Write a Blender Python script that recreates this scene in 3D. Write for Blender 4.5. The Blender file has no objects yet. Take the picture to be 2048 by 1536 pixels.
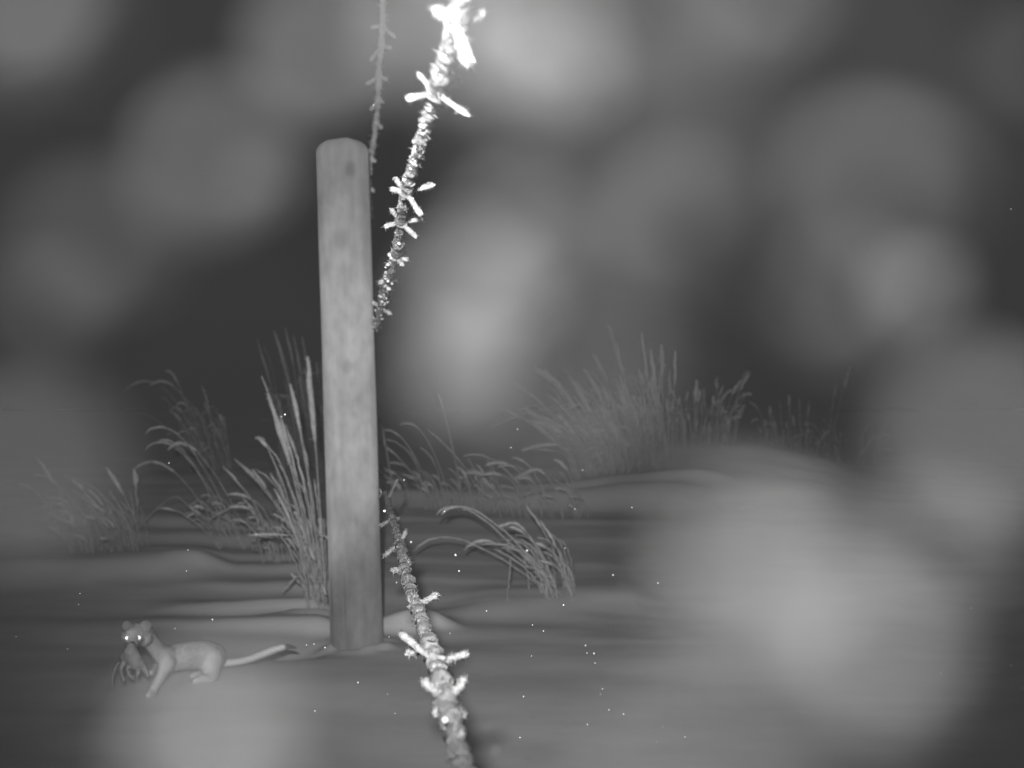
import bpy, math, random
import numpy as np
from mathutils import Vector, Matrix, noise
random.seed(7)
R = math.radians
scene = bpy.context.scene
C = scene.collection

# ---------------------------------------------------------------- camera, night sky, infrared flash, exposure
F = 2740.0                      # focal length in photograph pixels (2048 wide)
CAM_Z = 0.446
PITCH = math.atan(52 / F)       # looking very slightly upwards
APERTURE = 0.004
cam = bpy.data.cameras.new('camera')
cam.sensor_width = 36
cam.lens = 36 * F / 2048
cam.clip_start = 0.004
cam.clip_end = 20000
cam.dof.use_dof = True
cam.dof.focus_distance = 1.22
cam.dof.aperture_fstop = cam.lens / 1000 / APERTURE
co = bpy.data.objects.new('camera', cam); C.objects.link(co)
co.location = (0, 0, CAM_Z)
co.rotation_euler = (math.pi / 2 + PITCH, 0, 0)
scene.camera = co

w = bpy.data.worlds.new('World'); scene.world = w; w.use_nodes = True
bg = w.node_tree.nodes['Background']
bg.inputs[0].default_value = (1, 1, 1, 1)
bg.inputs[1].default_value = 1.0
# overcast night: a little skylight, faintly brighter overhead than at the horizon
_tc = w.node_tree.nodes.new('ShaderNodeTexCoord'); _sx = w.node_tree.nodes.new('ShaderNodeSeparateXYZ'); _mr = w.node_tree.nodes.new('ShaderNodeMapRange')
_mr.inputs['From Min'].default_value = 0.0; _mr.inputs['From Max'].default_value = 1.0
_mr.inputs['To Min'].default_value = 0.037; _mr.inputs['To Max'].default_value = 0.061
w.node_tree.links.new(_tc.outputs['Generated'], _sx.inputs[0]); w.node_tree.links.new(_sx.outputs['Z'], _mr.inputs['Value']); w.node_tree.links.new(_mr.outputs[0], bg.inputs[0])

def lamp(name, kind, loc, power, aim=None, size=0.01, cone=60, blend=1.0):
    l = bpy.data.lights.new(name, kind)
    l.energy = power; l.shadow_soft_size = size
    if kind == 'SPOT':
        l.spot_size = R(cone); l.spot_blend = blend
    o = bpy.data.objects.new(name, l); C.objects.link(o); o.location = loc
    if aim is not None:
        o.rotation_euler = (Vector(aim) - Vector(loc)).to_track_quat('-Z', 'Y').to_euler()
    return o

def P(px, py, d):
    """point seen at photograph pixel (px, py), d metres in front of the camera (world Y)"""
    u, v = (px - 1024) / F, (768 - py) / F
    y = math.cos(PITCH) - v * math.sin(PITCH)
    z = math.sin(PITCH) + v * math.cos(PITCH)
    return Vector((u * d / y, d, CAM_Z + z * d / y))
def PX(px, d): return (px - 1024) / F * d

FLASH = (-0.035, 0.0, CAM_Z + 0.085)
lamp('infrared_flash', 'SPOT', FLASH, 160, P(1010, 730, 2.6), 0.012, 51, 1.0)
lamp('added_flake_fill', 'POINT', (-0.02, -0.03, CAM_Z + 0.075), 1.5, None, 0.03)  # weak wide lamp added to light the flakes close to the lens

scene.render.engine = 'CYCLES'
scene.view_settings.view_transform = 'Standard'
scene.view_settings.look = 'None'
scene.view_settings.exposure = 0
scene.view_settings.gamma = 1
cy = scene.cycles
cy.use_denoising = True
cy.max_bounces = 6; cy.diffuse_bounces = 3; cy.transparent_max_bounces = 24
cy.sample_clamp_indirect = 4
cy.use_adaptive_sampling = False

# ---------------------------------------------------------------- materials
def grey(v): return (v, v, v, 1)
def mat(name, v=0.5, rough=0.7, lo=None, hi=None, scale=20.0, stretch=(1, 1, 1), bump=0.0, bscale=120.0, metal=0.0, bdist=0.002, detail=6, sss=0.0, spec=0.5):
    m = bpy.data.materials.new(name); m.use_nodes = True
    nt = m.node_tree; N = nt.nodes; L = nt.links
    b = N['Principled BSDF']
    b.inputs['Roughness'].default_value = rough
    b.inputs['Metallic'].default_value = metal
    b.inputs['Base Color'].default_value = grey(v)
    b.inputs['Specular IOR Level'].default_value = spec
    if sss:
        b.inputs['Subsurface Weight'].default_value = 0.8; b.inputs['Subsurface Radius'].default_value = (1, 1, 1); b.inputs['Subsurface Scale'].default_value = sss
    tc = N.new('ShaderNodeTexCoord'); mp = N.new('ShaderNodeMapping')
    mp.inputs['Scale'].default_value = stretch
    L.new(tc.outputs['Object'], mp.inputs['Vector'])
    if lo is not None:
        n = N.new('ShaderNodeTexNoise'); n.inputs['Scale'].default_value = scale; n.inputs['Detail'].default_value = detail
        r = N.new('ShaderNodeValToRGB')
        r.color_ramp.elements[0].position = 0.32; r.color_ramp.elements[1].position = 0.68
        r.color_ramp.elements[0].color = grey(lo); r.color_ramp.elements[1].color = grey(hi)
        L.new(mp.outputs[0], n.inputs['Vector']); L.new(n.outputs['Fac'], r.inputs[0]); L.new(r.outputs[0], b.inputs['Base Color'])
    if bump:
        n2 = N.new('ShaderNodeTexNoise'); n2.inputs['Scale'].default_value = bscale; n2.inputs['Detail'].default_value = 5
        bp = N.new('ShaderNodeBump'); bp.inputs['Strength'].default_value = bump; bp.inputs['Distance'].default_value = bdist
        L.new(mp.outputs[0], n2.inputs['Vector']); L.new(n2.outputs['Fac'], bp.inputs['Height']); L.new(bp.outputs[0], b.inputs['Normal'])
    return m

M_SNOW = mat('snow', 0.7, 0.75, 0.66, 0.75, 9, (0.6, 1, 1), 0.15, 160, bdist=0.002, spec=0.05)
M_FROST = mat('hoar_frost', 0.8, 0.55, 0.62, 0.88, 160, bump=0.6, bscale=500, bdist=0.001)
M_RIME = mat('grey_rime', 0.27, 0.6, 0.22, 0.36, 160, sss=0.003, bump=0.4, bscale=500, bdist=0.001)
M_ICE = mat('white_rime', 0.7, 0.5, 0.62, 0.82, 160, sss=0.003, bump=0.4, bscale=500, bdist=0.001)
M_WIRE = mat('galvanised_wire', 0.35, 0.4, 0.25, 0.5, 200, metal=0.6)
M_GRASS = mat('frosted_grass', 0.5, 0.8, 0.38, 0.62, 60, bump=0.3, bscale=300)
M_SEED = mat('frosted_seed_head', 0.62, 0.8, 0.5, 0.72, 90, bump=0.5, bscale=300)
M_EAR = mat('thin_ear_fur', 0.36, 0.85, 0.3, 0.42, 60, spec=0.2)
M_FUR = mat('white_fur', 0.68, 0.85, 0.66, 0.71, 30, (1, 1, 1), 0.5, 420, bdist=0.001, spec=0.2)
M_FURTIP = mat('black_fur', 0.16, 0.8, spec=0.2)
M_MOUSE = mat('brown_grey_fur', 0.4, 0.85, 0.34, 0.5, 90, bump=0.5, bscale=400, bdist=0.001, spec=0.2)
M_EYE = mat('tapetum_shine', 0.95, 0.36, metal=1.0)
M_NOSE = mat('nose_skin', 0.08, 0.5)
M_GRAIN = mat('snow_grain', 0.9, 0.35)

# weathered post wood: grain along the post, blotches and three knots
def wood_material():
    m = bpy.data.materials.new('weathered_wood'); m.use_nodes = True
    nt = m.node_tree; N = nt.nodes; L = nt.links; b = N['Principled BSDF']
    b.inputs['Roughness'].default_value = 1.0; b.inputs['Specular IOR Level'].default_value = 0.05; b.inputs['Diffuse Roughness'].default_value = 0.5
    tc = N.new('ShaderNodeTexCoord')
    def noise_ramp(scl, stretch, lo, hi, p0, p1, det=6):
        mp = N.new('ShaderNodeMapping'); mp.inputs['Scale'].default_value = stretch
        n = N.new('ShaderNodeTexNoise'); n.inputs['Scale'].default_value = scl; n.inputs['Detail'].default_value = det
        r = N.new('ShaderNodeMapRange'); r.inputs['From Min'].default_value = p0; r.inputs['From Max'].default_value = p1
        r.inputs['To Min'].default_value = lo; r.inputs['To Max'].default_value = hi
        L.new(tc.outputs['Object'], mp.inputs[0]); L.new(mp.outputs[0], n.inputs['Vector']); L.new(n.outputs['Fac'], r.inputs['Value'])
        return r.outputs[0], n
    def mul(a, c):
        k = N.new('ShaderNodeMath'); k.operation = 'MULTIPLY'
        for i, q in enumerate((a, c)):
            if isinstance(q, float): k.inputs[i].default_value = q
            else: L.new(q, k.inputs[i])
        return k.outputs[0]
    g, gn = noise_ramp(60, (1, 1, 0.09), 0.93, 1.05, 0.35, 0.65)
    bl, _ = noise_ramp(16, (1, 1, 0.5), 0.84, 1.10, 0.35, 0.65)
    ck, _ = noise_ramp(34, (1, 1, 0.05), 0.55, 1.0, 0.30, 0.36, 3)
    sp, _ = noise_ramp(60, (1, 1, 0.6), 0.9, 1.05, 0.3, 0.6)
    v = mul(mul(mul(mul(g, bl), sp), ck), 0.60)
    # wood darker towards the foot of the post, its edge slanting up to the right
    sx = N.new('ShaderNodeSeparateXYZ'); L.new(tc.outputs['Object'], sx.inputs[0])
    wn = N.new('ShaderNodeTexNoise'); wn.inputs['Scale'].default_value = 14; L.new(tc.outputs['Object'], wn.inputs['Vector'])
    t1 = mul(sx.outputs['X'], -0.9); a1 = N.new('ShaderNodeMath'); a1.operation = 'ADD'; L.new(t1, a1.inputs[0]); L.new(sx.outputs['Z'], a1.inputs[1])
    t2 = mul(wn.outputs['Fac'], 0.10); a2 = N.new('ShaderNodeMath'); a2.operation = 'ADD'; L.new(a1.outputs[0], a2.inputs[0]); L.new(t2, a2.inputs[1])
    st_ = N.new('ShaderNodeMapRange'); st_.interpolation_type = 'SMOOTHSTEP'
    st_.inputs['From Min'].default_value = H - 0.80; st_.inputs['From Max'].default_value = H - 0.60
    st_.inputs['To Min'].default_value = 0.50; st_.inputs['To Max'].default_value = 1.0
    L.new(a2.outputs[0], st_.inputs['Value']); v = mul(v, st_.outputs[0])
    for (x, z, rr, amt) in KNOTS:
        d = N.new('ShaderNodeVectorMath'); d.operation = 'DISTANCE'
        mp = N.new('ShaderNodeMapping'); mp.inputs['Scale'].default_value = (1, 0.25, 0.7)
        L.new(tc.outputs['Object'], mp.inputs[0]); L.new(mp.outputs[0], d.inputs[0])
        d.inputs[1].default_value = (x, -0.05 * 0.25, z * 0.7)
        r = N.new('ShaderNodeMapRange'); r.interpolation_type = 'SMOOTHSTEP'
        r.inputs['From Min'].default_value = rr * 0.2; r.inputs['From Max'].default_value = rr
        r.inputs['To Min'].default_value = amt; r.inputs['To Max'].default_value = 1.0
        L.new(d.outputs['Value'], r.inputs['Value']); v = mul(v, r.outputs[0])
    cmb = N.new('ShaderNodeCombineColor')
    for i in range(3): L.new(v, cmb.inputs[i])
    L.new(cmb.outputs[0], b.inputs['Base Color'])
    bp = N.new('ShaderNodeBump'); bp.inputs['Strength'].default_value = 0.6; bp.inputs['Distance'].default_value = 0.0015
    L.new(gn.outputs['Fac'], bp.inputs['Height']); L.new(bp.outputs[0], b.inputs['Normal'])
    return m

# thin snow flakes: mostly clear ice, partly white; how dense a flake is comes from its object colour
def flake_material():
    m = bpy.data.materials.new('airborne_snow'); m.use_nodes = True
    nt = m.node_tree; N = nt.nodes; L = nt.links
    for n in list(N): N.remove(n)
    out = N.new('ShaderNodeOutputMaterial'); mix = N.new('ShaderNodeMixShader')
    tr = N.new('ShaderNodeBsdfTransparent'); df = N.new('ShaderNodeBsdfDiffuse'); tl = N.new('ShaderNodeBsdfTranslucent')
    m2 = N.new('ShaderNodeMixShader'); m2.inputs[0].default_value = 0.5
    L.new(df.outputs[0], m2.inputs[1]); L.new(tl.outputs[0], m2.inputs[2])
    oi = N.new('ShaderNodeObjectInfo')
    L.new(oi.outputs['Color'], df.inputs[0]); L.new(oi.outputs['Color'], tl.inputs[0])
    L.new(oi.outputs['Alpha'], mix.inputs[0]); L.new(tr.outputs[0], mix.inputs[1]); L.new(m2.outputs[0], mix.inputs[2])
    L.new(mix.outputs[0], out.inputs[0])
    return m

# ---------------------------------------------------------------- helpers
def mesh_obj(name, verts, faces, m, parent=None, smooth=True):
    me = bpy.data.meshes.new(name)
    me.from_pydata([tuple(v) for v in verts], [], faces); me.validate(); me.update()
    if smooth:
        me.polygons.foreach_set('use_smooth', [True] * len(me.polygons))
    me.materials.append(m)
    o = bpy.data.objects.new(name, me); C.objects.link(o)
    if parent is not None:
        o.parent = parent; o.location = -parent.location      # parents here are unrotated
    return o
def thing(name, label, cat, loc=(0, 0, 0), group=None):
    o = bpy.data.objects.new(name, None); C.objects.link(o); o.location = loc; o.empty_display_size = 0.05
    return tag(o, label, cat, group)
def tag(o, label, cat, group=None):
    o['label'] = label; o['category'] = cat
    if group: o['group'] = group
    return o

class MB:
    def __init__(s): s.v = []; s.f = []
    def tube(s, pts, rad, n=6, cap=True, jit=0.0):
        base = len(s.v); k = len(pts); up = Vector((0.13, 0.31, 0.94)).normalized()
        for i, p in enumerate(pts):
            t = (pts[min(i + 1, k - 1)] - pts[max(i - 1, 0)])
            t = t.normalized() if t.length > 1e-9 else Vector((0, 0, 1))
            a = t.cross(up)
            if a.length < 0.05: a = t.cross(Vector((1, 0, 0)))
            a.normalize(); b = t.cross(a)
            r = rad[i] if hasattr(rad, '__len__') else rad
            for j in range(n):
                th = 2 * math.pi * j / n
                rj = r * (1 + random.uniform(-jit, jit))
                s.v.append(p + (a * math.cos(th) + b * math.sin(th)) * rj)
        for i in range(k - 1):
            for j in range(n):
                q = base + i * n
                s.f.append((q + j, q + (j + 1) % n, q + n + (j + 1) % n, q + n + j))
        if cap:
            s.f.append(tuple(base + j for j in range(n))[::-1])
            s.f.append(tuple(base + (k - 1) * n + j for j in range(n)))
    def spike(s, p, d, length, r):
        d = d.normalized(); a = d.orthogonal().normalized(); b = d.cross(a); q = len(s.v)
        for j in range(3):
            th = 2 * math.pi * j / 3
            s.v.append(p + (a * math.cos(th) + b * math.sin(th)) * r)
        s.v.append(p + d * length)
        s.f += [(q, q + 1, q + 3), (q + 1, q + 2, q + 3), (q + 2, q, q + 3)]
    def lump(s, p, r, rough=0.3, sub=1, sc=(1, 1, 1)):
        vs, fs = ICO[sub]; q = len(s.v)
        off = Vector((random.uniform(-9, 9), random.uniform(-9, 9), random.uniform(-9, 9)))
        for v in vs:
            k = 1 + rough * noise.noise(v * 1.7 + off) * 2
            s.v.append(p + Vector((v.x * sc[0], v.y * sc[1], v.z * sc[2])) * (r * k))
        s.f += [tuple(q + i for i in f) for f in fs]
    def build(s, name, m, parent=None, smooth=True): return mesh_obj(name, s.v, s.f, m, parent, smooth)

def _ico(sub):
    import bmesh
    bm = bmesh.new(); bmesh.ops.create_icosphere(bm, subdivisions=sub, radius=1)
    vs = [v.co.copy() for v in bm.verts]; fs = [[v.index for v in f.verts] for f in bm.faces]; bm.free()
    return vs, fs
ICO = {1: _ico(1), 2: _ico(2), 3: _ico(3)}

def rv(): # random unit vector
    while True:
        v = Vector((random.uniform(-1, 1), random.uniform(-1, 1), random.uniform(-1, 1)))
        if 0.1 < v.length < 1: return v.normalized()

def sstep(a, b, x):
    t = min(1, max(0, (x - a) / (b - a))); return t * t * (3 - 2 * t)

# ---------------------------------------------------------------- snow-covered ground
def interp(x, xs, ys):
    if x <= xs[0]: return ys[0]
    for i in range(len(xs) - 1):
        if x <= xs[i + 1]:
            t = (x - xs[i]) / (xs[i + 1] - xs[i]); return ys[i] + (ys[i + 1] - ys[i]) * t
    return ys[-1]
# drift: (px0, px1) span in picture columns at depth d, depth at left and right end, height, steep front width, long back width
DRIFTS = [
    # px0,  px1,  dL,   dR,   h,     front, back, share of the height at the left end
    (250,  690, 2.80, 2.73, 0.040, 0.034, 0.13, 0.12),
    (745,  900, 2.74, 2.78, 0.048, 0.022, 0.12, 1.0),
    (905, 1300, 2.98, 3.10, 0.030, 0.10, 0.20, 0.8),
    (300,  665, 3.00, 2.98, 0.045, 0.028, 0.08, 0.25),
    (520,  690, 2.88, 2.86, 0.030, 0.020, 0.05, 0.5),
    (-400, 440, 3.20, 3.42, 0.050, 0.08, 0.20, 1.0),
    (360,  700, 3.24, 3.18, 0.022, 0.030, 0.07, 0.4),
    (330,  700, 3.42, 3.36, 0.024, 0.035, 0.09, 0.4),
    (260,  700, 3.62, 3.54, 0.022, 0.04, 0.10, 0.5),
    (200,  700, 3.86, 3.76, 0.024, 0.05, 0.10, 0.5),
    (120,  720, 4.10, 3.98, 0.030, 0.06, 0.14, 0.7),
    (745, 1100, 3.30, 3.24, 0.005, 0.03, 0.10, 1.0),
    (745, 1250, 3.55, 3.45, 0.006, 0.04, 0.12, 1.0),
    (745, 1250, 3.85, 3.80, 0.007, 0.05, 0.14, 1.0),
    (745, 1300, 4.10, 4.04, 0.006, 0.04, 0.10, 1.0),
    (720, 1400, 4.45, 4.34, 0.050, 0.09, 0.14, 0.8),
    (1180, 1650, 4.36, 4.52, 0.032, 0.10, 0.25, 0.9),
    (950, 1450, 4.72, 4.62, 0.040, 0.05, 0.20, 0.7),
    (1000,1700, 5.30, 5.20, 0.040, 0.15, 0.40, 1.0),
]
def ground(x, y):
    if y < 0.5: base = 0.0
    else: base = interp(y, [2.62, 3.0, 3.5, 4.2, 4.6, 5.1, 5.8, 7.0, 12, 40], [0.0, 0.012, 0.055, 0.13, 0.165, 0.17, 0.20, 0.20, 0.15, 0.0])
    side = sstep(0.0, 1.2, x)
    if y > 2.6:
        base += 0.13 * sstep(4.2, 5.5, y) * sstep(0.05, 0.65, x) * (1 - 0.9 * sstep(0.75, 1.5, x)) * (1 - sstep(6.2, 8, y))
    z = base
    if 2.0 < y < 6.5:
        px = 1024 + x / y * F
        for (a, b, dl, dr, h, fr, bk, lf) in DRIFTS:
            if a - 120 < px < b + 120:
                t = (px - a) / (b - a)
                yc = dl + (dr - dl) * t + 0.025 * noise.noise(Vector((px * 0.012, dl * 7, 0)))
                wgt = sstep(a - 60, a + 90, px) * (1 - sstep(b - 60, b + 40, px))
                dy = y - yc
                if dy < 0: v = math.exp(-(dy / fr) ** 2)
                else: v = math.exp(-(dy / bk) ** 2)
                z += 0.8 * h * wgt * v * (lf + (1 - lf) * min(1, max(0, t)))
    if y < 9 and abs(x) < 5:
        z += 0.010 * noise.noise(Vector((x * 1.6, y * 4.0, 1.3))) * sstep(0.5, 2.6, y)
        z += (0.0045 * noise.noise(Vector((x * 1.5, (y + 0.10 * x) * 6.5, 7.7))) + 0.0022 * noise.noise(Vector((x * 4, (y + 0.10 * x) * 14, 4.7)))) * (1 - 0.6 * sstep(0.1, 0.8, x)) * sstep(2.3, 3.0, y)
        z += 0.0012 * noise.noise(Vector((x * 16, y * 7, 3.1))) + 0.0004 * noise.noise(Vector((x * 60, y * 30, 9.1)))
    # hollow round the foot of the post and the trough left of it
    r2 = ((x + 0.294) / 0.13) ** 2 + ((y - 2.60) / 0.12) ** 2
    z += 0.004 * math.exp(-r2)
    r2 = ((x + 0.41) / 0.10) ** 2 + ((y - 2.56) / 0.07) ** 2
    z -= 0.020 * math.exp(-r2)
    r2 = ((x + 0.13) / 0.10) ** 2 + ((y - 2.66) / 0.08) ** 2
    z -= 0.008 * math.exp(-r2)
    rr_ = math.hypot(x + 0.291, y - 2.60)
    if rr_ < 0.2: z += (0.012 * noise.noise(Vector((x * 28, y * 28, 5))) + 0.006) * math.exp(-((rr_ - 0.05) / 0.035) ** 2)
    return z
ys = []
y = -30.0
ys += [-30, -10, -3, -1, 0]
y = 0.3
while y < 7.2:
    ys.append(y); y += 0.0055 + 0.0028 * y if y > 1.6 else 0.03
while y < 3000:
    ys.append(y); y *= 1.12
xs = []
x = 0.0
while x < 2500:
    xs.append(x); x += 0.011 if x < 2.4 else 0.02 + (x - 2.4) * 0.25
xs = [-q for q in xs[:0:-1]] + xs
gv = [(x, y, ground(x, y)) for y in ys for x in xs]
nx = len(xs)
gf = [(j * nx + i, j * nx + i + 1, (j + 1) * nx + i + 1, (j + 1) * nx + i) for j in range(len(ys) - 1) for i in range(nx - 1)]
g = mesh_obj('snowy_ground', gv, gf, M_SNOW)
g['kind'] = 'structure'

# ---------------------------------------------------------------- wooden post
POST_D = 2.60
pb = P(716, 1300, POST_D); pt = P(684, 283, POST_D)
pb.z = min(pb.z, ground(pb.x, pb.y)) - 0.05
H = (pt - pb).length
PR = 0.0497
KNOTS = [(0.020, H - 0.062, 0.016, 0.72), (-0.002, H - 0.195, 0.022, 0.80), (0.004, H - 0.43, 0.013, 0.78),
         (0.027, H - 0.60, 0.02, 0.84), (-0.018, H - 0.70, 0.03, 0.86)]
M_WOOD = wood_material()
M_END = mat('cut_end_grain', 0.5, 0.8, 0.4, 0.58, 60, bump=0.4, bscale=200)
post = thing('fence_post', 'round weathered wooden fence post with rounded top standing in the snow', 'fence post', pb)
axis = (pt - pb).normalized()
def post_point(h, th, r):
    a = Vector((1, 0, 0)); a = (a - axis * a.dot(axis)).normalized(); b = axis.cross(a)
    return pb + axis * h + (a * math.cos(th) + b * math.sin(th)) * r
prof = []
n_h = 150
for i in range(n_h + 1): prof.append((H - 0.024) * i / n_h)
vs, fs = [], []; NS = 72
rows = [(h, 1.0) for h in prof]
for k in range(1, 9):
    a = k / 8 * math.pi / 2; rows.append((H - 0.024 + 0.024 * math.sin(a), 1 - 0.50 * (1 - math.cos(a))))
rows += [(H - 0.0002, 0.34), (H + 0.0004, 0.15), (H + 0.0004, 0.02)]
for (h, k) in rows:
    for j in range(NS):
        th = 2 * math.pi * j / NS
        rr = PR * k * (1 + 0.014 * noise.noise(Vector((math.cos(th) * 1.6, math.sin(th) * 1.6, h * 5))) + 0.012 * noise.noise(Vector((math.cos(th) * 7, math.sin(th) * 7, h * 3))))
        hh = h + (0.003 * noise.noise(Vector((math.cos(th) * k * 2, math.sin(th) * k * 2, 3))) if h > H - 0.024 else 0)
        a = Vector((math.cos(th) * rr, math.sin(th) * rr, hh)); vs.append(a)
for i in range(len(rows) - 1):
    for j in range(NS):
        q = i * NS; fs.append((q + j, q + (j + 1) % NS, q + NS + (j + 1) % NS, q + NS + j))
fs.append(tuple((len(rows) - 1) * NS + j for j in range(NS)))
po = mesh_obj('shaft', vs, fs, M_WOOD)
po.parent = post
po.rotation_euler = axis.to_track_quat('Z', 'Y').to_euler()
# keep object X near world X so the knots face the camera
q = axis.to_track_quat('Z', 'Y'); po.rotation_mode = 'QUATERNION'
xw = q @ Vector((1, 0, 0)); ang = math.atan2(xw.y, xw.x)
po.rotation_quaternion = q @ Matrix.Rotation(-ang, 3, 'Z').to_quaternion()

# ---------------------------------------------------------------- barbed wires
def staple(h, side):
    mb = MB(); th0 = -0.25
    for s in (0,):
        pts = []
        for k in range(9):
            a = math.pi * k / 8
            pts.append(post_point(h + 0.010 * math.cos(a), th0, PR - 0.003 + 0.011 * math.sin(a)))
        mb.tube(pts, 0.0016, 6)
    mb.build('staple', M_WIRE, post)

def wire_thing(label, A, B, thick, barbs, d_frost, label_group='barbed wires of the fence', M_FROST=M_FROST, frost=1.0, wobble=0.004, fuzzy=1.0):
    """A: near end, B: far end. barbs: list of (depth, [prong end offsets px..., frost bead at tip])"""
    t = thing('barbed_wire', label, 'barbed wire', B, label_group)
    L = (B - A).length; dirv = (B - A).normalized()
    a = dirv.orthogonal().normalized(); b = dirv.cross(a)
    n = int(L / 0.006)
    def centre(s):
        w_ = wobble * noise.noise(Vector((s * 5, A.z * 9, 0))); w2 = wobble * noise.noise(Vector((s * 5, A.z * 9, 5)))
        return A + dirv * (s * L) + a * w_ + b * w2
    tw = MB()
    for ph in (0, math.pi):
        pts = [centre(i / n) + (a * math.cos(i * 0.5 + ph) + b * math.sin(i * 0.5 + ph)) * 0.0014 for i in range(n + 1)]
        tw.tube(pts, 0.0012, 6)
    tw.build('twisted_strand', M_WIRE, t)
    fr = MB()
    # uneven sleeve of rime, thicker in places
    ns = int(L / 0.0035); pts = []; rad = []
    for i in range(ns + 1):
        s = i / ns
        k = 0.75 + 0.9 * abs(noise.noise(Vector((s * L * 22, A.z * 3, 2)))) + 0.5 * noise.noise(Vector((s * L * 70, A.z, 8)))
        pts.append(centre(s) + rv() * thick * 0.22); rad.append(max(0.25, k) * thick * frost)
    fr.tube(pts, rad, 10, jit=0.16)
    for i in range(int(L * 1500)):
        s = random.random(); c = centre(s)
        d = (rv() - dirv * 0.0); d = (d - dirv * d.dot(dirv) * 0.7).normalized()
        k = 0.75 + 0.9 * abs(noise.noise(Vector((s * L * 22, A.z * 3, 2))))
        if random.random() < 0.7: fr.lump(c + d * thick * k * 0.8, thick * random.uniform(0.25, 0.55), 0.35)
        else: fr.spike(c + d * thick * 0.6 * k, d, thick * random.uniform(0.6, 1.5) * fuzzy, thick * 0.26)
    fr.build('frost_sleeve', M_FROST, t)
    for (c0, prongs) in barbs:
        s = (c0 - A.y) / (B.y - A.y); c = centre(min(1, max(0, s)))
        bm_ = MB()
        # coil of the barb round the strand
        ts = max(1e-4, 0.004)
        pts = [c + dirv * (ts * 1.5 * (q / 24 - 0.5)) + (a * math.cos(q * 0.75) + b * math.sin(q * 0.75)) * thick * 0.95 for q in range(25)]
        bm_.tube(pts, 0.0012, 6)
        bm_.lump(c, thick * 1.45, 0.3, 2)
        for pr in prongs:
            end, r1, r2 = pr[0], pr[1], pr[2]
            k = 8
            seg = [c.lerp(end, q / k) for q in range(k + 1)]
            bm_.tube(seg, [(r1 * 0.8 + (r2 * 1.15 - r1 * 0.8) * (q / k) ** 1.6) if q < k else r2 * 0.7 for q in range(k + 1)], 8, jit=0.22)
            for q in range(30):
                u_ = random.random() ** 0.7; p = c.lerp(end, u_); bm_.lump(p + rv() * r1 * 0.6, random.uniform(0.35, 0.75) * (r1 + (r2 - r1) * u_), 0.4)
            for q in range(60):
                bm_.spike(c.lerp(end, random.random()) , rv(), r2 * random.uniform(1.2, 2.5), r2 * 0.24)
        bm_.build('barb', M_FROST, t)
    return t

UA = P(913, -40, 0.50); UA.z = CAM_Z + 0.156
UB = P(752, 652, 2.585)
def dU(py): # depth of the upper wire where it crosses picture row py
    lo, hi = 0.5, 2.6
    for _ in range(40):
        m_ = (lo + hi) / 2; p = UA.lerp(UB, (m_ - UA.y) / (UB.y - UA.y))
        v = math.atan2(p.z - CAM_Z, p.y) - PITCH
        yy = 768 - F * math.tan(v)
        if yy < py: lo = m_
        else: hi = m_
    return lo
LA = P(928, 1560, 0.545); LB = P(770, 985, 2.63)
def dL(py):
    lo, hi = 0.5, 2.63
    for _ in range(40):
        m_ = (lo + hi) / 2; p = LA.lerp(LB, (m_ - LA.y) / (LB.y - LA.y))
        v = math.atan2(p.z - CAM_Z, p.y) - PITCH
        yy = 768 - F * math.tan(v)
        if yy > py: lo = m_
        else: hi = m_
    return lo
def prongs(d, ends, r1=0.0013, r2=0.0019):
    out = []
    for e in ends:
        dd = d + (e[2] if len(e) > 2 else 0.0)
        out.append((P(e[0], e[1], dd), r1, e[3] if len(e) > 3 else r2))
    return out
def CX(d, A_, B_):
    p = A_.lerp(B_, (d - A_.y) / (B_.y - A_.y)); return 1024 + p.x / p.y * F
ub = []
for (py, ends, r1, r2) in [
    (44, [(955, 24, 0.01), (930, 128, -0.012, 0.0032), (872, 20, 0.01)], 0.0020, 0.0020),
    (190, [(838, 147, 0.01), (818, 198, -0.008, 0.0019), (926, 229, -0.01, 0.0019), (911, 162, 0.012)], 0.0011, 0.0014),
    (387, [(794, 358, 0.015), (785, 378, -0.01), (861, 369, 0.0, 0.0023), (839, 430, -0.014)], 0.0015, 0.0019),
    (447, [(784, 418, 0.015), (772, 453, -0.01), (838, 438, 0.01), (829, 474, -0.012)], 0.0015, 0.0019),
    (512, [(812, 519, 0.0), (803, 529, -0.01), (806, 498, 0.01)], 0.0016, 0.0020),
    (560, [(760, 566, 0.0), (790, 558, 0.01)], 0.0018, 0.0026),
    (612, [(746, 604, -0.01), (779, 628, 0.01), (778, 590, 0.01)], 0.002, 0.0028),
]:
    d = dU(py); ub.append((d, prongs(d, [((e[0] + (e[0] - CX(d, UA, UB)) * 0.12),) + tuple(e[1:]) for e in ends], r1 * 1.25, r2 * 1.15)))
wire_thing('bright frost-crusted barbed wire from the top edge down to the post side', UA, UB, 0.0036, ub, 0, M_FROST=M_ICE, frost=1.0)
lb = []
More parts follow.
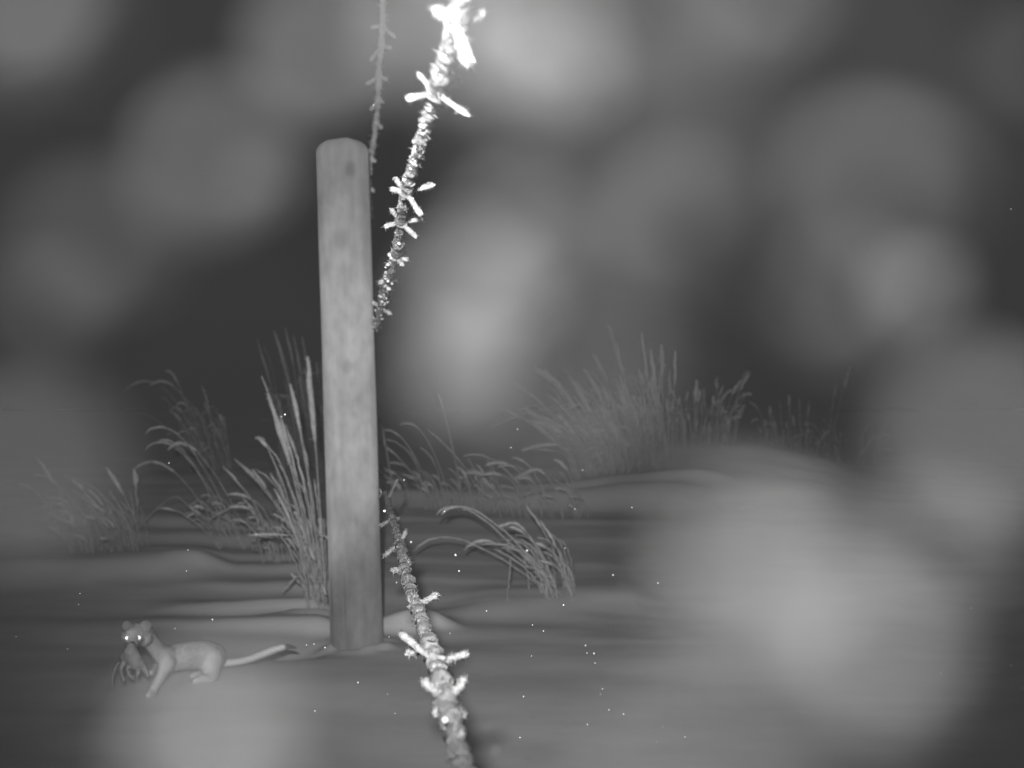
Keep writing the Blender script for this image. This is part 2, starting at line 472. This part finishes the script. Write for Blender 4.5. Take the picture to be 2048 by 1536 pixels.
for (py, ends, r1, r2) in [
    (1400, [(852, 1362, 0.01), (922, 1360, 0.0), (872, 1428, -0.01), (922, 1432, 0.01)], 0.0018, 0.0020),
    (1322, [(925, 1307, 0.0, 0.0026), (810, 1266, 0.01, 0.0024)], 0.0015, 0.0019),
    (1300, [(820, 1305, -0.01, 0.0024)], 0.0015, 0.002),
    (1214, [(869, 1188, 0.0, 0.0028), (830, 1190, 0.01)], 0.0018, 0.0022),
    (1140, [(788, 1142, 0.0), (817, 1122, 0.01, 0.003)], 0.0020, 0.0026),
    (1085, [(772, 1113, 0.0, 0.003), (810, 1062, 0.01)], 0.0018, 0.0026),
    (1040, [(764, 1052, 0.0), (796, 1038, 0.01)], 0.0018, 0.0024),
    (1000, [(792, 958, -0.01, 0.0026)], 0.002, 0.0026),
]:
    d = dL(py); lb.append((d, prongs(d, [(e[0] + (e[0] - CX(d, LA, LB)) * 0.18,) + tuple(e[1:]) for e in ends], r1 * 1.2, r2 * 1.2)))
wire_thing('frosted barbed wire slanting from the bottom edge up to the lower part of the post', LA, LB, 0.0041, lb, 0, M_FROST=M_RIME, frost=1.1)
TA = P(772, -60, 3.02); TB = P(728, 520, 2.74)
tb_ = []
for (py, ex) in [(60, [(744, 55), (790, 75)]), (100, [(782, 96), (740, 122)]), (165, [(735, 168), (775, 160)]), (212, [(765, 205), (742, 220)]), (258, [(764, 256)]), (330, [(750, 322)]), (382, [(748, 382)])]:
    s = (py + 60) / 580; dd = TA.y + (TB.y - TA.y) * s
    tb_.append((dd, prongs(dd, [(e[0], e[1], 0.0) for e in ex], 0.0024, 0.0042)))
wire_thing('faint thin frosted barbed wire rising behind the post top to the upper edge', TA, TB, 0.0056, tb_, 0, frost=1.0, wobble=0.010, fuzzy=1.6)
cl = MB(); wt = [o for o in bpy.data.objects if o.name.startswith('barbed_wire')][0]
for k in range(240):
    s_ = random.random() ** 1.3
    py = 655 - 150 * s_; d_ = dU(py); c_ = UA.lerp(UB, (d_ - UA.y) / (UB.y - UA.y))
    q_ = c_ + rv() * random.uniform(0.002, 0.011) * (1 - 0.55 * s_)
    if k % 2: cl.lump(q_, random.uniform(0.0015, 0.0035), 0.4)
    else: cl.spike(c_, rv(), random.uniform(0.008, 0.017) * (1 - 0.4 * s_), 0.0012)
cl.build('frost_clump', M_FROST, wt)
for py in (648, 985):
    pp = P(750, py, POST_D); staple((pp - pb).dot(axis), 0)

# ---------------------------------------------------------------- frosted grass
def blade(st, sd, base, ctrl, tip, r0, r1, head=0.0, headlen=0.3, bend=True):
    n = 16; pts = []; rad = []
    kink = (2.0, None)
    if bend and random.random() < 0.3 and tip.z - base.z > 0.13:
        kink = (random.uniform(0.45, 0.85), Vector((random.uniform(-1, 0.7), random.uniform(-0.5, 0.5), random.uniform(-1.3, -0.4))))
    for i in range(n + 1):
        t = i / n
        p = base * (1 - t) ** 2 + ctrl * 2 * t * (1 - t) + tip * t * t
        if t > kink[0]: p = p + kink[1] * (t - kink[0]) * (tip - base).length
        p = p + rv() * 0.0012
        pts.append(p); rad.append((r0 + (r1 - r0) * t) * random.uniform(0.75, 1.3))
    rad[-1] *= 0.4
    st.tube(pts, rad, 5, jit=0.2)
    for k in range(44):
        i = random.randint(3, n - 1)
        st.spike(pts[i].lerp(pts[i + 1], random.random()), rv(), r1 * random.uniform(1.5, 3.8), r1 * 0.3)
    if head > 0:
        i0 = int(n * (1 - headlen)); hp = pts[i0:]; m = len(hp)
        sd.tube(hp, [head * (0.45 + 0.75 * math.sin(math.pi * min(1, (k + 0.6) / m))) * random.uniform(0.75, 1.15) for k in range(m)], 7, jit=0.3)
        for k in range(int(70 * headlen / 0.3)):
            i = random.randint(0, m - 2); p = hp[i].lerp(hp[i + 1], random.random())
            dr = (rv() + (hp[i + 1] - hp[i]).normalized() * 0.7)
            sd.spike(p, dr, head * random.uniform(1.2, 2.2), head * 0.28)

def tuft(label, px0, px1, d, n, dx, hh, arch=0.35, head=0.5, seed=0, r=(0.0011, 0.0022), hr=0.0042, extra=(), depth=0.10, droop=0.15):
    random.seed(seed)
    st, sd = MB(), MB()
    mid = (px0 + px1) / 2; o = Vector((PX(mid, d), d, ground(PX(mid, d), d)))
    t = thing('grass_tuft', label, 'grass tuft', o, 'frosted grass tufts')
    s = d / F
    def one(bx, tx, ty_abs=None, h=None, hd=None, arc=arch, rr=1.0, dr=None, ddp=None):
        dd = d + random.uniform(-depth, depth)
        X = PX(bx, dd); b0 = Vector((X, dd, ground(X, dd) - 0.012))
        dp = random.uniform(-0.08, 0.08) if ddp is None else ddp
        if ty_abs is not None: tip = P(tx, ty_abs, dd + dp)
        else: tip = b0 + Vector(((tx - bx) * s, dp, h * s))
        span = tip - b0
        dr_ = droop if dr is None else dr
        c = b0 + Vector((span.x * (0.5 - arc), span.y * 0.4, span.z * (0.55 + dr_) + abs(span.x) * 0.3 * (dr_ > 0.1)))
        has = random.random() < head if hd is None else hd > 0
        random_bend = hd is None
        blade(st, sd, b0, c, tip, r[0] * rr * 0.85, r[1] * rr * 0.75, (hr * 0.72 * random.uniform(0.6, 1.2) * (hd or 1)) if has else 0, random.uniform(0.18, 0.45), random_bend)
    for i in range(n):
        bx = random.uniform(px0, px1); k = (bx - px0) / max(1, px1 - px0)
        ddx = dx[0] + (dx[1] - dx[0]) * min(1, max(0, k * 0.7 + random.uniform(-0.1, 0.4)))
        h = random.uniform(*hh) * (0.55 + 0.45 * random.random())
        one(bx, bx + ddx * random.uniform(0.6, 1.35) * h / hh[1], h=h, rr=random.uniform(0.7, 1.25), dr=droop * random.uniform(0.2, 1.6))
    for e in extra:   # (base px, tip px, tip py, head size, arc, droop)
        one(e[0], e[1], ty_abs=e[2], hd=e[3], arc=e[4] if len(e) > 4 else 0.2, dr=e[5] if len(e) > 5 else 0.1, rr=1.15)
    st.build('stalks', M_GRASS, t)
    if sd.v: sd.build('seed_heads', M_SEED, t)
    return t

# tall sheaf immediately left of the post
tuft('tall frosted grass sheaf leaning against the left side of the post', 615, 655, 3.02, 50, (-130, -15), (90, 330), seed=1, head=0.35,
     extra=[(640, 536, 790, 1.5, 0.12, 0.05), (650, 581, 768, 1.2, 0.1, 0.04), (655, 614, 712, 1.3, 0.05, 0.02), (632, 512, 876, 1.5, -0.15, 0.35),
            (645, 522, 752, 0.7, 0.15, 0.05), (640, 560, 830, 1.0, 0.1, 0.05), (648, 600, 860, 0.9, 0.1, 0.1), (650, 570, 850, 0.9), (640, 590, 900, 0.8), (636, 560, 930, 0.8)], r=(0.0014, 0.0024), hr=0.0052)
tuft('short frosted grass drooping left, between the tall sheaf and the arching stems', 520, 620, 3.5, 40, (-110, -50), (60, 150), seed=2, head=0.45, droop=0.3,
     extra=[(600, 468, 918, 1.2), (560, 446, 934, 1.1), (590, 505, 940, 1.2), (610, 540, 946, 1.2), (600, 512, 876, 1.5, -0.1, 0.4)], hr=0.005)
tuft('long grass stems arching left over the dark hollow beside the fence post', 440, 520, 3.75, 22, (-150, -80), (60, 120), seed=3, head=0.4, droop=0.45, arch=-0.1,
     extra=[(500, 336, 900, 1.4, -0.2, 0.55), (490, 292, 866, 0.9, -0.15, 0.5), (480, 290, 898, 1.1, -0.15, 0.5), (450, 268, 938, 1.2, -0.1, 0.5), (460, 312, 884, 1.0, -0.1, 0.4), (280, 268, 938, 1.4, 0.1, 0.1)], hr=0.0055)
tuft('leaning frosted tuft at the left edge of the picture above the snow ridge', 150, 290, 3.62, 70, (-150, -40), (70, 175), seed=4, head=0.4,
     extra=[(290, 212, 936, 1.3, 0.15, 0.05), (170, 72, 915, 1.0, 0.1, 0.1), (150, 36, 968, 0.9, 0.0, 0.2), (235, 130, 950, 1.0), (180, 68, 950, 0.8, 0, 0.3), (298, 280, 1010, 0.0)], hr=0.0050)
tuft('faint far tuft in the dark at left, tips curling left', 380, 470, 5.6, 60, (-130, -30), (60, 170), seed=5, head=0.5, droop=0.4, arch=0.0,
     extra=[(400, 330, 742, 1.3, 0, 0.4), (430, 300, 770, 1.0, 0, 0.5), (420, 250, 780, 0.8, 0, 0.6), (440, 404, 772, 1.0)], r=(0.0014, 0.0026), hr=0.006)
tuft('faint tall far tuft with upright tips just left of the post', 560, 660, 5.7, 55, (-60, 0), (120, 290), seed=6, head=0.4,
     extra=[(580, 514, 678, 0.8, 0.1, 0.0), (600, 548, 662, 1.0), (610, 570, 656, 1.0), (620, 586, 670, 1.1), (630, 604, 672, 1.0)], r=(0.0014, 0.0024), hr=0.0055)
tuft('frosted grass stems on the crest behind the right side of the post', 800, 1000, 4.30, 60, (-100, -20), (40, 130), seed=7, head=0.4, droop=0.25,
     extra=[(928, 878, 786, 1.0, 0.1, 0.0), (900, 800, 850, 1.0, 0, 0.45), (870, 768, 860, 1.0, 0, 0.3), (980, 856, 858, 0.6, 0.1, 0.1), (850, 758, 884, 1.2), (790, 757, 836, 1.0)], r=(0.0014, 0.0024), hr=0.0055)
tuft('sparse frosted stems leaning left on the middle of the snow crest', 1000, 1180, 4.15, 34, (-110, -40), (40, 120), seed=8, head=0.35, droop=0.3,
     extra=[(1080, 926, 912, 1.0, 0, 0.3), (1100, 972, 930, 1.2, 0, 0.4), (1110, 1026, 916, 1.0, 0, 0.3)], hr=0.0055)
tuft('bent frosted stems sprawling left over the snow in the centre foreground', 1085, 1150, 3.10, 38, (-130, -40), (40, 150), seed=9, head=0.1, droop=0.2,
     extra=[(1120, 872, 1030, 1.25, -0.25, 0.45), (1130, 884, 1028, 1.0, -0.25, 0.42), (1115, 1000, 1052, 1.2, 0, 0.3), (1110, 928, 1100, 1.1, -0.2, 0.55),
            (1100, 828, 1102, 0.0, -0.25, 0.5), (1140, 1052, 1010, 1.0, 0.1, 0.05), (1145, 1080, 1040, 0.8), (1060, 1040, 1090, 0), (1015, 1022, 1120, 0, 0.1, 0), (1120, 1010, 1050, 1.2, -0.1, 0.4)], r=(0.0013, 0.0026), hr=0.0050)
tuft('big frosted tuft with tall feathery tips on the mound right of centre', 1150, 1340, 5.05, 175, (-190, 30), (90, 230), seed=10, head=0.55, arch=0.2,
     extra=[(1285, 1217, 652, 1.5, 0.1, 0.0), (1310, 1282, 664, 1.1, 0.1, 0.0), (1325, 1322, 690, 1.2), (1345, 1350, 700, 1.2, 0, 0), (1320, 1300, 700, 1.1), (1250, 1186, 706, 1.4), (1240, 1168, 738, 1.2),
            (1190, 1072, 738, 1.6, 0.1, 0.15), (1200, 1090, 740, 1.5), (1215, 1140, 756, 1.6), (1180, 1030, 766, 0.9)], r=(0.0016, 0.0030), hr=0.0075, depth=0.18)
tuft('short frosted tuft with curled tips on the mound right of the big feathery one', 1345, 1470, 5.25, 75, (-40, 60), (50, 150), seed=11, head=0.5, droop=0.3,
     extra=[(1385, 1393, 760, 1.7, 0, 0), (1390, 1400, 775, 1.5), (1400, 1446, 806, 1.0, 0.1, 0.5), (1440, 1480, 812, 0.9, 0, 0.4)], r=(0.0015, 0.0028), hr=0.0068)
tuft('dim short grass row in the shadows at right', 1500, 1640, 5.9, 46, (-45, 45), (30, 130), seed=12, head=0.5, droop=0.15,
     extra=[(1580, 1578, 790, 1.2), (1602, 1598, 795, 1.0), (1612, 1618, 800, 1.0), (1545, 1540, 812, 1.0)], r=(0.0015, 0.0028), hr=0.006)
tuft('dim sparse stalks at far right, one leaning up to the right', 1640, 1760, 6.0, 26, (-60, 60), (40, 120), seed=13, head=0.3, droop=0.3,
     extra=[(1650, 1700, 732, 1.1, 0, 0), (1655, 1672, 770, 0.8), (1690, 1580, 880, 0.8, -0.1, 0.5)], r=(0.0015, 0.0026), hr=0.005)
random.seed(21)

# ---------------------------------------------------------------- animals
def organic(name, chains, m, parent, voxel=0.0010, smooth=26, shape=None):
    """chains: lists of (Vector, radius); all overlap and are fused into one continuous skin"""
    mb = MB()
    for ch in chains:
        for i, (p, r) in enumerate(ch):
            vs_, fs_ = ICO[3]; q = len(mb.v); mb.v += [p + v * r for v in vs_]; mb.f += [tuple(q + k for k in f) for f in fs_]
            if i < len(ch) - 1:
                p2, r2 = ch[i + 1]; L_ = (p2 - p).length; k = max(2, int(L_ / (0.12 * min(r, r2))))
                for j in range(1, k):
                    t = j / k; pp = p.lerp(p2, t); rr = r + (r2 - r) * t
                    vs2, fs2 = ICO[3]; q = len(mb.v); mb.v += [pp + v * rr for v in vs2]; mb.f += [tuple(q + z for z in f) for f in fs2]
    o = mb.build(name, m, None)
    rm = o.modifiers.new('fuse', 'REMESH'); rm.mode = 'VOXEL'; rm.voxel_size = voxel; rm.use_smooth_shade = True
    sm = o.modifiers.new('soften', 'SMOOTH'); sm.factor = 0.5; sm.iterations = smooth
    bpy.context.view_layer.update()
    dg = bpy.context.evaluated_depsgraph_get()
    me = bpy.data.meshes.new_from_object(o.evaluated_get(dg)); me.name = name
    o.modifiers.clear(); old = o.data; o.data = me; bpy.data.meshes.remove(old)
    me.polygons.foreach_set('use_smooth', [True] * len(me.polygons))
    if not me.materials: me.materials.append(m)
    if parent is not None:
        o.parent = parent; o.location = -parent.location
    return o
def S(px, py, d, r): return (P(px, py, d), r * d / F)
def fuzz(name, src, m, parent, count, length, back):
    me = src.data; mb = MB(); polys = me.polygons; n = len(polys)
    for _ in range(count):
        pl = polys[random.randrange(n)]
        d = (pl.normal + back * 0.9 + rv() * 0.35).normalized()
        mb.spike(pl.center - pl.normal * 0.0004, d, length * random.uniform(0.6, 1.2), 0.00035)
    return mb.build(name, m, parent)

dh, df = 2.262, 2.165
gz = ground(PX(400, dh), dh); fz = ground(PX(306, df), df)
def foot(px, d, r):
    X = PX(px, d); return (Vector((X, d, ground(X, d) + r * d / F * 0.8)), r * d / F)
stoat = thing('stoat', 'white stoat with glowing eyes and dark tail tip carrying prey across the snow', 'stoat', Vector((PX(360, 2.21), 2.21, ground(PX(360, 2.21), 2.21))))
body = [S(424, 1314, 2.262, 25), S(412, 1311, 2.253, 26.5), S(399, 1309, 2.244, 26.5), S(385, 1309, 2.235, 26), S(372, 1310, 2.225, 25.5), S(360, 1312, 2.215, 25), S(348, 1314, 2.207, 24), S(338, 1315, 2.20, 22), S(328, 1312, 2.185, 18),
        S(315, 1300, 2.172, 14), S(302, 1284, 2.158, 13.5), S(289, 1270, 2.147, 17)]
head_ = [S(289, 1270, 2.147, 17), S(277, 1268, 2.135, 20), S(268, 1273, 2.122, 18), S(266, 1282, 2.108, 10.5), S(265, 1287, 2.098, 6.5)]
cheeks = [S(257, 1274, 2.128, 12), S(287, 1275, 2.135, 15)]
near_fore = [S(334, 1326, 2.178, 15), S(326, 1342, 2.17, 9.5), S(318, 1358, 2.168, 7.5), S(311, 1371, 2.166, 6.5), foot(307, 2.162, 7), foot(300, 2.150, 5.5)]
far_fore = [S(326, 1322, 2.215, 12), S(316, 1334, 2.205, 8.5), S(309, 1341, 2.195, 6.5), S(302, 1346, 2.18, 5.5)]
near_hind = [S(422, 1318, 2.245, 22), S(420, 1333, 2.235, 17), S(426, 1346, 2.24, 10.5), foot(424, 2.245, 8), foot(408, 2.238, 8), foot(394, 2.230, 6.5)]
far_hind = [S(420, 1320, 2.285, 17), S(406, 1333, 2.28, 11), S(414, 1342, 2.29, 7), foot(400, 2.285, 6), foot(388, 2.275, 5)]
skin = organic('body', [body, head_, [cheeks[0], S(272, 1274, 2.13, 13)], [cheeks[1], S(276, 1272, 2.132, 15)], near_fore, far_fore, near_hind, far_hind], M_FUR, stoat)
skin['label'] = 'long white body with four short legs'
fuzz('fur', skin, M_FUR, stoat, 30000, 0.0050, Vector((0.8, 0.25, -0.35)))
for (ex, ey, ed, rr, tx) in [(254, 1252, 2.125, 9.5, -0.25), (290.5, 1253, 2.122, 11.5, 0.25)]:
    # rounded cupped ear: a shell with thickness
    c = P(ex, ey, ed); s_ = ed / F; vs_, fs_ = [], []
    nr, na = 6, 24
    for side in (0, 1):
        for i in range(nr + 1):
            for j in range(na):
                a_ = 2 * math.pi * j / na; r_ = rr * s_ * i / nr
                dep = (1 - (i / nr) ** 2) * 0.0035 + side * 0.0014 * (1 - 0.6 * (i / nr) ** 4)
                vs_.append(c + Vector((math.cos(a_) * r_ + tx * math.sin(a_) * r_ * 0.4, dep, math.sin(a_) * r_ * 1.02)))
    K = (nr + 1) * na
    for side in (0, 1):
        for i in range(nr):
            for j in range(na):
                q = side * K + i * na; f_ = (q + j, q + (j + 1) % na, q + na + (j + 1) % na, q + na + j); fs_.append(f_ if side == 0 else f_[::-1])
    for j in range(na):
        q = nr * na; fs_.append((q + j, q + (j + 1) % na, K + q + (j + 1) % na, K + q + j))
    e = mesh_obj('ear', vs_, fs_, M_EAR, stoat)
for (ex, ey, r_) in [(254.5, 1276, 5.0), (277, 1275.5, 5.6)]:
    # find the front of the head at this pixel: shallow domed eye that looks at the camera
    dgt = bpy.context.evaluated_depsgraph_get()
    o3 = skin; inv = o3.matrix_world
    org = Vector((0, 0, CAM_Z)); dirn = (P(ex, ey, 2.0) - org).normalized()
    off = o3.location + stoat.location
    hit, loc, nor, idx = o3.ray_cast(org - off, dirn)
    dist = ((loc + off) - org).length if hit else 2.12
    c = org + dirn * (dist - 0.0006); rad_ = r_ * 2.12 / F
    lampdir = (Vector(FLASH) - c).normalized(); hdir = (lampdir - dirn).normalized()
    a_ = hdir.orthogonal().normalized(); b_ = hdir.cross(a_); vs_, fs_ = [], []
    for i in range(7):
        al = i / 6 * 0.22                      # shallow cap of a bigger ball
        for j in range(20):
            th = 2 * math.pi * j / 20; k = rad_ / math.sin(0.22)
            vs_.append(c + (a_ * math.cos(th) + b_ * math.sin(th)) * (math.sin(al) * k) + hdir * (math.cos(al) - math.cos(0.22)) * k)
    for j in range(20): vs_.append(c + (a_ * math.cos(2 * math.pi * j / 20) + b_ * math.sin(2 * math.pi * j / 20)) * rad_ - hdir * 0.003)
    for i in range(7):
        for j in range(20):
            q = i * 20; fs_.append((q + j, q + 20 + j, q + 20 + (j + 1) % 20, q + (j + 1) % 20))
    mesh_obj('eye', vs_, fs_, M_EYE, stoat)['label'] = 'shining eye'
nz = MB(); nz.lump(P(265, 1285, 2.089), 0.0026, 0.1, 2, (1.2, 0.8, 0.8)); nz.build('nose', M_NOSE, stoat)
tail_pts = [S(436, 1320, 2.27, 9), S(450, 1326, 2.278, 6.2), S(475, 1324, 2.285, 5.6), S(500, 1318, 2.292, 5.8), S(525, 1308, 2.30, 6.2), S(548, 1299, 2.307, 6.2), S(566, 1294, 2.312, 5.4)]
tl = organic('tail', [tail_pts], M_FUR, stoat, 0.0011, 3); fz_ = fuzz('tail_fur', tl, M_FUR, stoat, 3500, 0.0042, Vector((0.9, 0.1, 0.2)))
tip = organic('tail_tip', [[S(565, 1294, 2.312, 5.0), S(577, 1293, 2.316, 4.4), S(588, 1295, 2.32, 2.8), S(594, 1297, 2.322, 1.2)]], M_FURTIP, stoat, 0.0009, 3)
tip['label'] = 'black tail tip'

mouse = thing('mouse', 'small dark mouse hanging limp from the stoat\'s mouth', 'mouse', P(265, 1325, 2.092))
mb_ = organic('body', [
    [S(262, 1293, 2.090, 9), S(261, 1303, 2.088, 13), S(264, 1314, 2.085, 15.5), S(272, 1324, 2.085, 14), S(281, 1331, 2.088, 10)],
    [S(261, 1303, 2.088, 12), S(250, 1314, 2.09, 9), S(243, 1320, 2.092, 5)],
    [S(252, 1318, 2.085, 7), S(243, 1334, 2.08, 3.8), S(243, 1348, 2.078, 2.8), S(248, 1360, 2.076, 2.6)],
    [S(262, 1326, 2.082, 6), S(255, 1338, 2.078, 3.6), S(258, 1350, 2.076, 2.8), S(267, 1356, 2.074, 2.4)],
    [S(274, 1332, 2.084, 6), S(277, 1342, 2.08, 3.6), S(275, 1350, 2.078, 2.6)],
    [S(284, 1332, 2.088, 6.5), S(291, 1341, 2.084, 4), S(296, 1350, 2.082, 2.6)],
], M_MOUSE, mouse, 0.0008, 3)
fuzz('fur', mb_, M_MOUSE, mouse, 7000, 0.0026, Vector((0, 0, -0.8)))
mt = MB()
path = [P(244, 1318, 2.092), P(236, 1326, 2.092), P(229, 1338, 2.09), P(225, 1352, 2.088), P(225, 1366, 2.086), P(228, 1374, 2.085)]
pts = []
for i in range(len(path) - 1):
    for k in range(6): pts.append(path[i].lerp(path[i + 1], k / 6))
pts.append(path[-1])
sp_ = [sum((pts[max(0, min(len(pts) - 1, i + o_))] for o_ in (-3, -2, -1, 0, 1, 2, 3)), Vector()) / 7 for i in range(len(pts))]
mt.tube(sp_, [0.0016 - 0.0011 * i / len(sp_) for i in range(len(sp_))], 8)
mt.build('tail', mat('tail_skin', 0.42, 0.7), mouse)

# ---------------------------------------------------------------- snow grains and flakes in the air
GR = [ (338,926,1.7),(570,829,2.4),(563,833,1.4),(512,1069,1.8),(425,1239,2.2),(135,1298,1.6),(32,1273,1.8),(716,1365,2.3),(422,1415,1.4),(630,1422,2.0),(373,1142,1.3),
 (911,1110,3.0),(1054,1101,3.0),(889,1023,2.0),(1226,1150,2.2),(973,1222,1.8),(1127,1210,1.8),(1171,1291,2.2),(1047,1393,2.2),(1040,1475,2.2),(1218,1420,1.8),(1247,1428,2.1),
 (1370,1474,2.4),(1606,1424,2.0),(1942,1216,2.0),(2022,1331,2.3),(1881,1346,1.7),(1264,1015,1.6),(1165,940,1.5),(2022,418,1.8),(2045,1377,2.4),(1130,1096,1.5),(1188,1307,2.2),
 (1174,1306,1.6),(1529,1090,1.7),(1316,1166,1.7),(1175,1449,2.0),(1190,1326,2.0),(1205,1378,1.6),(1087,1262,1.4),(628,1288,1.9),(650,1295,1.9),(613,1290,1.3),(157,1209,1.3),(160,1187,1.4),
 (1035,858,1.6),(1022,895,1.7),(808,960,2.0),(822,1084,2.6),(918,1142,2.0),(793,1165,1.8),(769,1022,3.2),(778,1274,1.0),(350,1257,2.0),(376,1100,1.3),(1065,1250,1.3),(900,1267,1.6),(790,1427,1.6),(775,1388,1.4),
 (1063,1312,1.3),(1201,1388,1.3),(1325,1455,1.3),(1313,1484,1.3),(1500,1013,1.2),(1484,1015,1.2),(2028,1057,1.5),(747,210,2.4),(1150,1018,1.4)]
GRAIN_LABELS = {
 (890, 1440): 'largest round white snow grain, over the near end of the lower wire',
 (899, 1467): 'round white snow grain just below the largest one on the lower wire',
 (865, 1330): 'round white snow grain on the lower wire at the foot of its right barb',
 (903, 1313): 'round white snow grain on the long right barb of the lower wire',
 (798, 487): 'bright round snow grain on the upper wire below its two star barbs',
 (991, 1503): 'soft pale snow grain at the bottom edge right of the lower wire',
 (776, 562): 'elongated bright snow grain on the upper wire just above its end at the post',
 (775, 561): 'small snow grain overlapping the elongated one on the upper wire near the post',
 (828, 300): 'bright snow grain on the upper wire above its first small star barb',
 (911, 1110): 'bright snow grain under the bent stems in front of the centre tuft',
 (1054, 1101): 'bright snow grain among the bent stems of the centre tuft',
 (570, 829): 'bright snow grain on the tall grass sheaf left of the post',
 (747, 210): 'bright snow grain on the faint thin wire above the post',
 (338, 926): 'lone snow grain over the dark hollow under the arching stems',
 (716, 1365): 'bright snow grain over the snow below the post',
 (512, 1069): 'lone snow grain over the drifts left of the post',
 (425, 1239): 'bright snow grain over the drift above the back of the stoat',
 (2022, 418): 'lone snow grain against the dark near the right edge',
}
def grain_mesh(seed):
    random.seed(seed); m_ = MB(); m_.lump(Vector(), 1.0, 0.25, 2)
    for _ in range(8): m_.spike(rv() * 0.5, rv(), 1.1, 0.3)
    return m_
proto = None
random.seed(5)
grain_specs = [(x, y, r_, None) for (x, y, r_) in GR] + [(890, 1440, 7.5, 0.62), (899, 1467, 5.5, 0.70), (865, 1330, 5.2, 0.95), (903, 1313, 4.6, 0.95), (798, 487, 4.4, 1.25), (991, 1503, 11, 0.36), (776, 562, 4.2, 1.6), (775, 561, 3.4, 1.66), (828, 300, 4, 0.78)]
for k, (x, y, r_, dd) in enumerate(grain_specs):
    d = dd if dd is not None else random.uniform(1.15, 1.95)
    if proto is None:
        m_ = grain_mesh(3); proto = m_.build('snow_grain', M_GRAIN); o = proto
    else:
        o = bpy.data.objects.new('snow_grain', proto.data); C.objects.link(o)
    random.seed(500 + k)
    o.location = P(x, y, d); sc = r_ * d / F * 0.78; o.scale = (sc, sc, sc)
    o.rotation_euler = (random.uniform(0, 6), random.uniform(0, 6), random.uniform(0, 6))
    tag(o, GRAIN_LABELS.get((x, y), 'tiny bright white grain of snow glinting in the flash'), 'snow grain', 'tiny snow grains glinting in the air')

M_FLAKE = flake_material()
def flake_mesh():
    random.seed(11); m_ = MB()
    m_.lump(Vector(), 0.62, 0.35, 3)
    for i in range(60):
        d = rv(); m_.lump(d * random.uniform(0.45, 0.8), random.uniform(0.12, 0.3), 0.4, 1)
    for i in range(40): m_.spike(rv() * 0.5, rv(), 0.7, 0.06)
    return m_
FL = [  # picture x, y, blur radius px, brightness, where it is
 (985, 60, 305, 0.660, 'bright blurred snowflake above the post, right of the wire at the top edge'),
 (1090, 150, 214, 0.900, 'blurred snowflake overlapping the bright one at the top, on its lower right'),
 (960, 600, 225, 0.666, 'bright blurred snowflake in the centre, right of the post'),
 (920, 760, 192, 0.491, 'blurred snowflake low against the middle of the post, above the crest grass'),
 (1030, 470, 203, 0.402, 'dim blurred snowflake at the upper right of the bright central one'),
 (440, 330, 240, 0.552, 'blurred snowflake left of the post top'),
 (540, 370, 135, 0.206, 'small dim blurred snowflake between the post top and its left neighbour'),
 (190, 510, 237, 0.324, 'blurred snowflake at the left side in mid height'),
 (110, 620, 180, 0.232, 'dim blurred snowflake low at the left edge of the mid-height one'),
 (60, 30, 270, 0.534, 'blurred snowflake in the top left corner'),
 (650, 110, 225, 0.670, 'blurred snowflake directly above the post, at the top'),
 (1520, 0, 225, 0.405, 'round blurred snowflake at the top edge, right of centre'),
 (1300, 60, 293, 0.296, 'dim blurred snowflake between the two brighter ones at the top edge'),
 (1760, 420, 290, 0.679, 'large blurred snowflake in the upper right'),
 (1840, 590, 165, 0.523, 'small bright blurred snowflake at right in mid height'),
 (1700, 610, 230, 0.344, 'dim blurred snowflake left of the small bright one at right'),
 (1370, 470, 237, 0.668, 'dim blurred snowflake over the big feathery grass tuft'),
 (1230, 640, 225, 0.030, 'faint blurred snowflake just behind the tips of the big tuft'),
 (1540, 1190, 330, 0.684, 'huge bright blurred snowflake over the snow in the lower right'),
 (1670, 1340, 310, 0.900, 'huge bright blurred snowflake at the lower end of the lower right pair'),
 (1360, 1060, 214, 0.032, 'dim blurred snowflake below the mound with the big tuft'),
 (1960, 900, 282, 0.666, 'blurred snowflake at the right edge below mid height'),
 (1890, 1100, 225, 0.423, 'dim blurred snowflake at right under the edge one'),
 (2060, 150, 180, 0.194, 'blurred snowflake cut by the upper right edge'),
 (430, 1510, 275, 0.646, 'bright blurred snowflake at the bottom edge below the stoat'),
 (640, 1560, 248, 0.178, 'dim blurred snowflake at the bottom edge right of the stoat'),
 (60, 960, 282, 0.373, 'blurred snowflake over the left edge tuft'),
 (1400, 1560, 316, 0.571, 'dim blurred snowflake at the bottom edge, right of centre'),
 (1230, 300, 429, 0.325, 'very large faint blurred snowflake between the wire and the upper right'),
 (1720, 240, 430, 0.200, 'very large faint blurred snowflake filling the upper right corner area'),
 (760, 320, 330, 0.030, 'very large faint blurred snowflake over the post top'),
 (1150, 760, 372, 0.491, 'very large faint blurred snowflake over the crest right of the post'),
]
BIG = (0, 1, 2, 3, 18, 19, 24)      # the thick white flakes
fm = None
for k, (x, y, Rb, white, lab) in enumerate(FL):
    s = (0.0019 if k in BIG else 0.0012) * (1 + 0.15 * math.sin(k * 2.3))
    d = (APERTURE / 2 + s * 0.75) / (Rb / F)
    if fm is None:
        o = flake_mesh().build('snowflake', M_FLAKE); fm = o.data
    else:
        o = bpy.data.objects.new('snowflake', fm); C.objects.link(o)
    o.location = P(x, y, d); o.scale = (s, s, s); random.seed(900 + k)
    o.rotation_euler = (random.uniform(0, 6), random.uniform(0, 6), random.uniform(0, 6))
    cov = min(1.0, (s * 0.75 / (APERTURE / 2)) ** 2)
    thick = min(0.9, (0.36 if k in BIG else 0.20) / cov)      # how much of the light the thin ice stops
    o.color = (white, white, white, thick)
    tag(o, lab, 'snowflake', 'out of focus snowflakes close to the lens')
